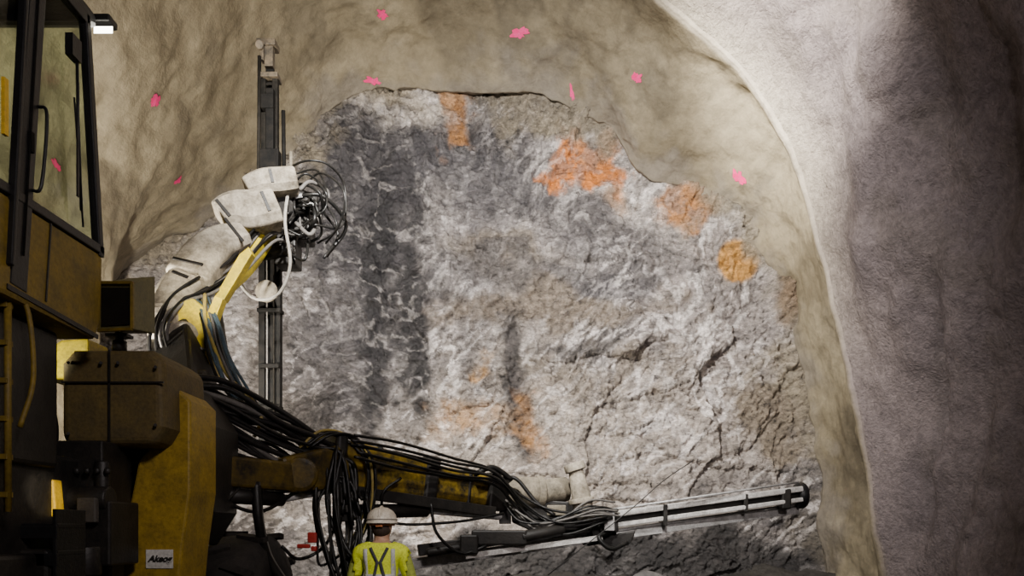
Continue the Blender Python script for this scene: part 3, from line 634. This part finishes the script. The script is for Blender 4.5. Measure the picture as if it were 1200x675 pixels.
cover([A(192, 400, 7.36), A(195, 370, 7.46), A(206, 344, 7.62), A(224, 322, 7.78)], .26, .24, .36)
cover([A(220, 330, 7.72), A(238, 304, 7.92), A(258, 287, 8.10), A(286, 278, 8.3)], .48, .30, .28)
cover([A(260, 258, 8.38), A(276, 250, 8.43), A(298, 249, 8.5), A(324, 244, 8.6)], .36, .34, .42, .12)
cover([A(290, 224, 8.6), A(308, 216, 8.64), A(328, 214, 8.7), A(348, 212, 8.75)], .24, .3, .27, .12, bands=(.5,))
m = MB(); m.prism([A(u, v, 7.40) for u, v in [(238, 376), (252, 346), (261, 350), (247, 388), (247, 430), (238, 432)]], (0, .12, 0)); m.obj("boom_edge", YELB, ub, "bright yellow edge plate", .008)
m = MB(); m.prism([A(u, v, 7.72) for u, v in [(250, 350), (280, 298), (291, 289), (295, 297), (262, 352)]], (0, .12, 0)); m.obj("boom_edge", YELB, ub, "bright yellow edge plate", .008)
m = MB(); c = A(219, 419, 7.55); m.tube([c+Vector((.29*math.cos(k*.2618), .29*math.sin(k*.2618), .05*math.cos(k*.2618+1))) for k in range(24)], .012, 8, closed=True); m.obj("wire_hoop", HOSEW, ub, "pale hoop")
m = MB(); m.cyl(A(262, 430, 7.4), A(252, 365, 7.8), .07); m.cyl(A(252, 365, 7.8), A(245, 335, 8.0), .04, mi=1); m.obj("hydraulic_cylinder", [DARK, STEEL], ub, "hydraulic cylinder with steel rod")
m = MB(); m.box(A(322, 262, 9.15), (.38, .34, .62)); m.box(A(338, 300, 9.15), (.26, .3, .3)); m.cyl(A(300, 300, 9.0), A(345, 292, 9.0), .07); m.cyl(A(330, 245, 8.8), A(330, 245, 9.4), .16); m.box(A(352, 262, 9.2), (.3, .3, .5)); m.cyl(A(345, 230, 9.0), A(372, 236, 9.1), .09)
m.obj("boom_head", DARK, ub, "dark boom head", .02)
for k in range(6):
    m = MB(); m.cyl(A(318+k*6, 225+k*3, 8.95), A(330+k*8, 214+k*5, 8.8), .022, seg=8); m.obj("hose_fitting", STEEL if k % 2 else DARK, ub)

# ---- upper feed
YV = 9.45
m = MB()
m.beam(A(318, 520, YV), A(316.5, 72, YV), .10, .05, up=(0, 1, 0))
m.beam(A(308, 520, YV-.06), A(308, 205, YV-.06), .08, .10, up=(0, 1, 0)); m.beam(A(326, 518, YV-.06), A(326, 205, YV-.06), .08, .10, up=(0, 1, 0))
vf = m.obj("drill_feed", DSTEEL, rig, "tall dark vertical steel drill feed mast", .006)
m = MB(); m.beam(A(309.5, 210, YV-.06), A(309.5, 88, YV-.06), .06, .08, up=(0, 1, 0)); m.beam(A(323, 210, YV-.06), A(323, 88, YV-.06), .07, .08, up=(0, 1, 0))
for v in (100, 112, 124, 136, 148, 160, 172, 184, 196): m.box(A(316, v, YV-.05), (.20, .07, .03))
m.obj("feed_rail", MSTEEL, vf, "grimy upper mast rails", .006)
m = MB(); m.box(A(314, 54, YV-.02), (.24, .2, .08)); m.box(A(316, 68, YV-.04), (.11, .1, .26)); m.cyl(A(304, 52, YV-.2), A(304, 52, YV+.15), .05); m.box(A(316, 92, YV-.05), (.26, .2, .06)); m.box(A(308, 64, YV-.08), (.05, .1, .18)); m.obj("mast_head", dirty("dusty_brown_steel", (.16, .12, .075), (.03, .026, .02), .6, .6, 0, 10), vf, "dusty steel mast head bracket", .008)
m = MB(); m.tube([A(304, 66, YV-.14), A(303, 205, YV-.14)], .024, 8); m.obj("drill_steel", MSTEEL, vf, "long thin steel drill rod")
m = MB(); m.tube([A(313, 200, YV-.14), A(313, 512, YV-.14)], .012, 8); m.obj("drill_steel", HOSEG, vf, "long thin steel drill rod")
m = MB(); m.tube([A(321, 200, YV-.13), A(321, 512, YV-.13)], .012, 8); m.obj("drill_steel", MSTEEL, vf, "long thin steel drill rod")
m = MB(); m.box(A(317, 190, YV-.12), (.24, .14, .28)); m.box(A(317, 145, YV-.13), (.10, .10, .85)); m.box(A(314, 120, YV-.15), (.16, .10, .18)); m.obj("rock_drill", DSTEEL, vf, "dark hydraulic rock drill on the mast", .012)
for v, w_ in ((365, .30), (430, .26), (478, .28), (300, .3)):
    m = MB(); m.box(A(317, v, YV-.09), (w_, .16, .05)); m.obj("rail_clamp", DSTEEL, vf, None, .01)
m = MB(); m.lathe(A(311, 340, YV-.42), (0, 1, 0), [(0, .005), (0, .05), (.02, .13), (.05, .135), (.09, .12), (.09, .01)], 28); m.obj("hose_pulley", DUSTD, vf, "dusty round pulley disc")
m = MB(); m.tube([A(332, 130, YV-.05), A(333, 215, YV-.05)], .026, 8); m.obj("rail_rod", DSTEEL, vf)
m = MB(); m.tube([A(341, 178, YV), A(341, 215, YV)], .022, 8); m.obj("rail_rod", DUSTD, vf)

# ---- hoses
HN = 0
def hose(path, r=.016, mat=None, jit=0, n=7, par=None):
    global HN
    if HN >= 99: return
    HN += 1
    J = Vector((random.gauss(0, 1), random.gauss(0, 1), random.gauss(0, 1)))*jit
    pts = [A(*p)+J+Vector([random.gauss(0, jit*.5) for _ in range(3)]) for p in path]
    MB().tube(catm(pts, n), r, 7).obj("hydraulic_hose", mat or HOSE, par or rig)
rc = random.choice
for k in range(22):
    o = (k/21-.5)
    e = random.uniform(-12, 12)
    hose([(192+o*10, 452+o*16, 6.3), (225, 462+o*38, 6.5), (270, 488+o*66+random.uniform(-9, 9), 6.75), (325, 515+o*70+random.uniform(-9, 9), 7.05), (372, 538+o*58+random.uniform(-6, 6), 7.3), (402, 548+o*44+e, 7.45), (408+random.uniform(-12, 8), 590+random.uniform(-20, 30), 7.4)], random.choice((.018, .023, .028)), rc((HOSE,)*7+(HOSEG,)), .04)
for k in range(12):
    u = random.uniform(370, 410)
    hose([(392+random.uniform(-14, 14), 535+random.uniform(-10, 20), 7.35), (u-10, 580, 7.25), (u-6, 625+random.uniform(-10, 20), 7.25), (u+random.uniform(-4, 24), 668+random.uniform(-15, 25), 7.3), (u+28, 630, 7.45), (u+22, 580, 7.5)], random.choice((.014, .018, .022)), rc((HOSE,)*6+(HOSEG,)), .03)
for k in range(7):
    s = random.uniform(-12, 12)
    hose([(360+s, 525, 7.2), (385+s, 510+s*.5, 7.3), (415+s, 514, 7.5), (436+s*.6, 545, 7.55), (434+s, 600, 7.55), (412+s, 655, 7.5)], .014, rc((HOSE, HOSE, HOSE, HOSE, HOSEG, HOSEY)), .015)
for k in range(6):
    o = k*5
    hose([(415, 512+o, 7.25), (470, 524+o+random.uniform(-6, 6), 7.65), (530, 540+o*.8+random.uniform(-5, 5), 8.05), (580, 554+o*.6, 8.35), (615, 592+random.uniform(-12, 12), 8.5), (655, 612+random.uniform(-10, 10), 8.5), (712, 608, 8.6)], .016, rc((HOSE,)*6+(HOSEG,)), .025)
hose([(470, 560, 7.7), (448, 580, 7.6), (460, 612, 7.8), (530, 612, 8.1), (590, 602, 8.4)], .016, HOSE)
hose([(505, 590, 8.0), (512, 625, 8.0), (540, 648, 8.1), (570, 640, 8.2)], .018, HOSE)
hose([(600, 562, 8.5), (578, 548, 8.4), (556, 556, 8.3)], .032, HOSE)
hose([(590, 560, 8.5), (606, 562, 8.5), (628, 588, 8.5), (650, 604, 8.5)], .024, HOSE)
for k in range(7):
    s = random.uniform(-10, 10)
    hose([(600+s, 592+s, 8.6), (622+s, 614+s, 8.45), (655+s, 610-s*.5, 8.45), (696+s*.5, 596+s, 8.5), (722, 600+s, 8.65)], .013, rc((HOSE, HOSEG, HOSE, HOSE, HOSEW)), .025)
hose([(735, 636, 8.7), (716, 643, 8.6), (702, 630, 8.6), (716, 622, 8.7)], .028, HOSE)
hose([(235, 565, 6.5), (236, 590, 6.45), (262, 588, 6.5), (282, 570, 6.7)], .018, HOSE)
hose([(232, 572, 6.5), (300, 600, 6.8), (350, 575, 7.2), (392, 565, 7.4)], .018, HOSE)
hose([(300, 565, 6.8), (303, 610, 6.8), (312, 650, 6.9), (330, 680, 7.0)], .05, HOSE)
hose([(330, 640, 7.2), (350, 655, 7.3), (380, 640, 7.4), (400, 600, 7.5)], .018, HOSE)
for k in range(10):
    o = (k/9-.5)
    hose([(200+o*40, 462, 6.9), (192+o*30, 425, 7.15), (188+o*20, 390, 7.2), (206+o*22, 352+o*10, 7.42), (236+o*30, 336+o*20, 7.65), (276+o*24, 310+o*18, 8.05), (314+o*18, 270+o*30, 8.6), (350, 262+o*60, 9.0)], random.choice((.012, .015, .018)), rc((HOSEW, HOSEG, HOSE, HOSE, HOSE)), .03)
for k in range(9):
    o = (k/8-.5)
    hose([(236+o*12, 348, 7.6), (250+o*14, 378, 7.35), (260+o*20, 415, 7.25), (276+o*24, 452, 7.1), (300+o*18, 482, 7.05)], .015, rc((HOSEB, HOSE, HOSEG, HOSEB)), .02)
hose([(240, 345, 7.5), (242, 380, 7.3), (264, 436, 7.2), (290, 462, 7.05), (306, 488, 6.95), (298, 512, 6.95)], .018, HOSEY)
hose([(338, 222, 8.8), (334, 260, 8.55), (340, 310, 8.6), (326, 345, 8.7), (300, 350, 8.8), (282, 332, 8.8), (286, 312, 8.8)], .020, HOSEW)
for k in range(18):
    R_ = random.uniform(.35, 1.15); cx, cy = 358+random.uniform(-18, 10), 252+random.uniform(-24, 26); ph = random.uniform(-1.3, 1.3)
    pts = []
    for a in (-2.1, -1.3, -.5, .3, 1.1, 1.9):
        rj = random.uniform(.55, 1.3)
        pts.append((cx+34*R_*rj*math.cos(a+ph), cy+46*R_*rj*math.sin(a+ph), 8.95+.18*math.sin(a*2+k)))
    hose(pts, random.choice((.013, .017, .024)), rc((HOSE, HOSE, HOSE, HOSE, HOSEG)), .015)

for (u, v, s1, s2) in ((366, 630, .08, .10), (356, 640, .12, .04), (368, 643, .05, .05)):
    m = MB(); m.box(A(u, v, 7.1), (s1, .06, s2)); m.obj("reflector", RED, rig, "red reflector", .01)

# ------------------------------------------------------------ person
def person(ox, oy):
    V = []; E = []; R = []
    def v(co, r, par=None):
        V.append(co); R.append(r if hasattr(r, '__len__') else (r, r)); i = len(V)-1
        if par is not None: E.append((par, i))
        return i
    pel = v((0, 0, .96), (.155, .11)); bel = v((0, 0, 1.10), (.14, .105), pel); ch = v((0, 0, 1.27), (.17, .12), bel); uc = v((0, -.01, 1.40), (.13, .09), ch)
    nk = v((0, .0, 1.485), (.058, .058), uc); hl = v((0, .018, 1.555), (.07, .078), nk); hm = v((0, .02, 1.635), (.082, .098), hl); ht = v((0, .015, 1.70), (.06, .075), hm)
    no = v((0, .125, 1.60), (.012, .014), hm)
    for s in (-1, 1):
        v((s*.088, .0, 1.61), (.012, .02), hm)
        sh = v((s*.19, -.01, 1.40), (.068, .068), uc); el = v((s*.275, .02, 1.12), (.05, .05), sh); fm = v((s*.255, .12, 1.03), (.043, .043), el); wr = v((s*.225, .23, .98), (.029, .03), fm)
        pa = v((s*.215, .29, .965), (.026, .038), wr)
        pk = v((s*.212, .325, .955), (.02, .04), pa)
        for f in range(4):
            dzz = (f-1.5)*.021; ln = (.03, .036, .034, .027)[f]
            a = v((s*.210, .345, .955-dzz), .0085, pk); b_ = v((s*.198, .345+ln, .945-dzz), .0082, a); v((s*.175, .345+ln*1.2, .935-dzz), .0072, b_)
        t = v((s*.190, .30, .998), .0105, pa); v((s*.172, .335, 1.005), .009, t)
        hp = v((s*.095, 0, .88), (.092, .1), pel); kn = v((s*.12, .02, .50), (.062, .065), hp); cf = v((s*.125, -.01, .33), (.06, .062), kn); an = v((s*.13, -.02, .11), (.045, .05), cf); to_ = v((s*.14, .13, .05), (.045, .035), an); v((s*.14, .19, .045), (.035, .028), to_)
    me = bpy.data.meshes.new("tmp"); me.from_pydata(V, E, []); o = bpy.data.objects.new("tmp", me); coll.objects.link(o)
    o.modifiers.new("skin", 'SKIN'); sv = me.skin_vertices[0].data
    for i, r in enumerate(R): sv[i].radius = r; sv[i].use_root = (i == 0)
    sub = o.modifiers.new("sub", 'SUBSURF'); sub.levels = 2; sub.render_levels = 2
    bpy.context.view_layer.update(); dg = bpy.context.evaluated_depsgraph_get()
    bm_ = bpy.data.meshes.new_from_object(o.evaluated_get(dg)); bpy.data.objects.remove(o)
    base = Vector((ox, oy, 0))
    bo = bpy.data.objects.new("person", bm_); bm_.name = "person"; coll.objects.link(bo); bo.location = base; wpos[bo] = base
    bo["label"] = "person in white hard hat and yellow hi-vis vest facing the rock"; bo["category"] = "person"
    bm_.materials.clear()
    SHIRT = dirty("hi_vis_shirt", (.42, .48, .08), (.30, .34, .07), .3, .9)
    for mt in (SKIN, VEST, PANTS, BOOT, SHIRT): bm_.materials.append(mt)
    for p in bm_.polygons:
        c = p.center; p.use_smooth = True
        if c.z > 1.475: p.material_index = 0
        elif c.z < .14: p.material_index = 3
        elif c.z < .97 and abs(c.x) < .2 and c.y < .16: p.material_index = 2
        elif c.y > .225: p.material_index = 0
        elif abs(c.x) > .20: p.material_index = 4
        else: p.material_index = 1
    b = bmesh.new(); b.from_mesh(bm_); b.normal_update()
    kill = [f for f in b.faces if not (.90 < f.calc_center_median().z < 1.468 and abs(f.calc_center_median().x) < .232 and (f.calc_center_median().z > 1.18 or abs(f.calc_center_median().x) < .19) and f.calc_center_median().y < .17)]
    bmesh.ops.delete(b, geom=kill, context='FACES')
    for vv in b.verts: vv.co += vv.normal*.020
    vm = bpy.data.meshes.new("vest"); b.to_mesh(vm); b.free(); vm.materials.clear(); vm.materials.append(VEST)
    vo = bpy.data.objects.new("vest", vm); coll.objects.link(vo); vo.parent = bo; vo["label"] = "yellow-green high-visibility vest"
    for p in vm.polygons: p.use_smooth = True; p.material_index = 0
    so = vo.modifiers.new("th", 'SOLIDIFY'); so.thickness = .006
    from mathutils.bvhtree import BVHTree
    bb = bmesh.new(); bb.from_mesh(vm); tree = BVHTree.FromBMesh(bb)
    def ribbon(path, w, name, mat, off=.008, front=False):
        mm = MB(); n = len(path); vs = []
        for i, (x, z) in enumerate(path):
            x0, z0 = path[max(0, i-1)]; x1, z1 = path[min(n-1, i+1)]; L = math.hypot(x1-x0, z1-z0); nx, nz = -(z1-z0)/L, (x1-x0)/L
            for s in (-.5, .5):
                xx, zz = x+nx*w*s, z+nz*w*s
                h = tree.ray_cast(Vector((xx, 1 if front else -1, zz)), Vector((0, -1 if front else 1, 0)))
                y = h[0].y if h[0] else (vs[-1].y if vs else -.1)
                vs.append(Vector((xx, y+(off if front else -off), zz)))
        fs = [(2*i, 2*i+1, 2*i+3, 2*i+2) for i in range(n-1)]
        mm.add([p+base for p in vs], fs, 0, True); q = mm.obj(name, mat, bo); sd = q.modifiers.new("t", 'SOLIDIFY'); sd.thickness = .004
    L = lambda a, b_, n=14: [(a[0]+(b_[0]-a[0])*k/n, a[1]+(b_[1]-a[1])*k/n) for k in range(n+1)]
    ribbon(L((-.075, 1.44), (-.012, 1.31)), .026, "harness_strap", STRAP, .010); ribbon(L((.075, 1.44), (.012, 1.31)), .026, "harness_strap", STRAP, .010)
    ribbon(L((-.012, 1.32), (-.05, 1.16)), .026, "harness_strap", STRAP, .012); ribbon(L((.012, 1.32), (.05, 1.16)), .026, "harness_strap", STRAP, .012)
    ribbon(L((-.12, 1.43), (-.12, 1.0)), .035, "reflective_stripe", REFL); ribbon(L((.12, 1.43), (.12, 1.0)), .035, "reflective_stripe", REFL)
    ribbon(L((-.15, 1.19), (.15, 1.19)), .04, "reflective_stripe", REFL, .010)
    m = MB(); c = base+Vector((0, .018, 1.650)); n = 28; q = 1.10
    prof = [(0, .128, .155), (.006, .119, .145), (.03, .117, .142), (.07, .108, .131), (.10, .085, .103), (.122, .048, .058), (.130, .001, .001)]
    vs = [c+Vector((q*rx*math.cos(2*math.pi*k/n), q*ry*math.sin(2*math.pi*k/n)+(.02 if (h < .004 and math.sin(2*math.pi*k/n) > .3) else 0), q*h)) for h, rx, ry in prof for k in range(n)]
    m.add(vs, [(i*n+k, i*n+(k+1) % n, (i+1)*n+(k+1) % n, (i+1)*n+k) for i in range(len(prof)-1) for k in range(n)], 0, True)
    h = m.obj("hard_hat", HAT, bo, "scuffed white ridged hard hat"); h.modifiers.new("t", 'SOLIDIFY').thickness = .003
    m = MB(); m.tube([c+Vector((0, y, z))*q for y, z in ((-.135, .05), (-.115, .092), (-.07, .122), (0, .134), (.07, .122), (.115, .092), (.135, .05))], .011, 8)
    for s in (-1, 1): m.tube([c+Vector((s*.045, y, z))*q for y, z in ((-.125, .05), (-.10, .088), (-.05, .112), (.05, .112), (.10, .088), (.125, .05))], .007, 8)
    m.obj("hat_ridge", HAT, bo)
    m = MB(); m.tube([c+Vector((q*.119*math.cos(a), q*.144*math.sin(a), .034)) for a in [math.pi*2*k/28 for k in range(28)]], .006, 8, closed=True); m.obj("hat_band", dirty("grey_band", (.30, .27, .23), (.2, .18, .15), .3), bo, "grey band around the hat")
    m = MB(); m.tube([c+Vector((.105*math.cos(a), .125*math.sin(a), -.012)) for a in [math.pi*2*k/24 for k in range(24)]], .009, 8, closed=True); m.box(c+Vector((0, -.13, -.015)), (.06, .02, .03)); m.obj("hat_suspension", dirty("orange_band", (.5, .16, .05), (.3, .12, .05), .3), bo)
    m = MB(); m.ball(base+Vector((0, -.012, 1.60)), (.083, .083, .075)); m.obj("hair", HAIR, bo)
    for s in (-1, 1):
        m = MB(); m.ball(base+Vector((s*.032, .098, 1.635)), .013); m.obj("eye", EYE, bo)
    m = MB(); m.tube([base+Vector((x, y, 1.57)) for x, y in ((-.025, .092), (0, .099), (.025, .092))], .006, 6); m.obj("mouth", RED, bo)
person((447-600)*6.5/F, 6.5)

# ------------------------------------------------------------ boulders
for k in range(7):
    u = 570+k*62+random.uniform(-8, 8); y = random.uniform(12.2, 12.9); x = (u-600)*y/F; r = random.uniform(.2, .34)
    z = .45
    hits = floor.ray_cast(Vector((x, y, 6)), Vector((0, 0, -1)))
    if hits[0]: z = hits[1].z
    b = bmesh.new(); bmesh.ops.create_icosphere(b, subdivisions=3, radius=r)
    for vv in b.verts:
        p = vv.co
        for pl_ in range(7):
            pn = Vector((math.sin(k*3+pl_*2.1), math.cos(k*5+pl_*1.7), math.sin(pl_*2.9+k))).normalized(); dd = p.dot(pn)-r*.62
            if dd > 0: p -= pn*dd
        vv.co = Vector((p.x*1.2, p.y, p.z*.8))
    me = bpy.data.meshes.new("boulder"); b.to_mesh(me); b.free(); me.materials.append(ORR)
    o = bpy.data.objects.new("boulder", me); o.location = (x, y, z+r*.35); o.rotation_euler = (0, 0, k); coll.objects.link(o)
    o["label"] = "angular grey boulder on the muck pile"; o["category"] = "rock"; o["group"] = "boulders at the foot of the rock face"

# ------------------------------------------------------------ lights
def light(kind, name, loc, tgt, e, col=(1, 1, 1), size=.3, ang=90, blend=.6):
    ld = bpy.data.lights.new(name, kind); ld.energy = e; ld.color = col
    if kind == 'SPOT': ld.spot_size = math.radians(ang); ld.spot_blend = blend; ld.shadow_soft_size = size
    elif kind == 'AREA': ld.size = size
    else: ld.shadow_soft_size = size
    o = bpy.data.objects.new(name, ld); coll.objects.link(o); o.location = loc
    o.rotation_euler = (Vector(tgt)-Vector(loc)).to_track_quat('-Z', 'Y').to_euler(); return o
light('SPOT', "flood_high", (-1.2, 4.2, 7.2), (.9, 13.8, 4.8), 9000, (1, .965, .91), .12, 94, 1.0)
light('SPOT', "flood_low", (-4.7, 6.3, 1.9), (-3.0, 13, 6.5), 3400, (1, .93, .80), .10, 110, .6)
light('SPOT', "flood_rim", (-.6, 7.2, 8.7), (4.9, 11.2, 8.9), 10500, (1, .95, .84), .2, 48, 1.0)
light('SPOT', "boom_fill", (-2.5, 5.4, 4.4), (-3.1, 8.0, 4.0), 520, (1, .92, .75), .06, 32, .8)  # added spot without a fixture, gives the upper boom its glow
light('SPOT', "feed_fill", (1.2, 4.2, 5.4), A(740, 612, 9.1), 1200, (1, .97, .92), .05, 36, .8)  # extra spot added to lift the lower feed rails
light('SPOT', "worker_fill", (.3, 2.6, 4.2), (-1.15, 6.5, 1.4), 260, (1, .97, .90), .06, 20, .7)  # fill spot added to brighten the worker from behind
light('AREA', "tunnel_lamp", (2.6, -1.5, 6.0), (1, 9, 3), 320, (1, .89, .86), 1.0)
light('SPOT', "panel_fill", (-3.47, 5.15, 2.78), (-3.47, 5.8, 2.95), 24, (1, .95, .70), .03, 120, .6)  # spot added below the cab to brighten the yellow body panel
light('SPOT', "plate_fill", (-2.6, 4.2, 2.0), A(50, 584, 4.9), 34, (1, .9, .7), .03, 24, .6)  # narrow spot added to pick out the orange-yellow side plate
w = bpy.data.worlds.new("world"); scene.world = w; w.use_nodes = True
w.node_tree.nodes["Background"].inputs[0].default_value = (.88, .76, .76, 1); w.node_tree.nodes["Background"].inputs[1].default_value = .09
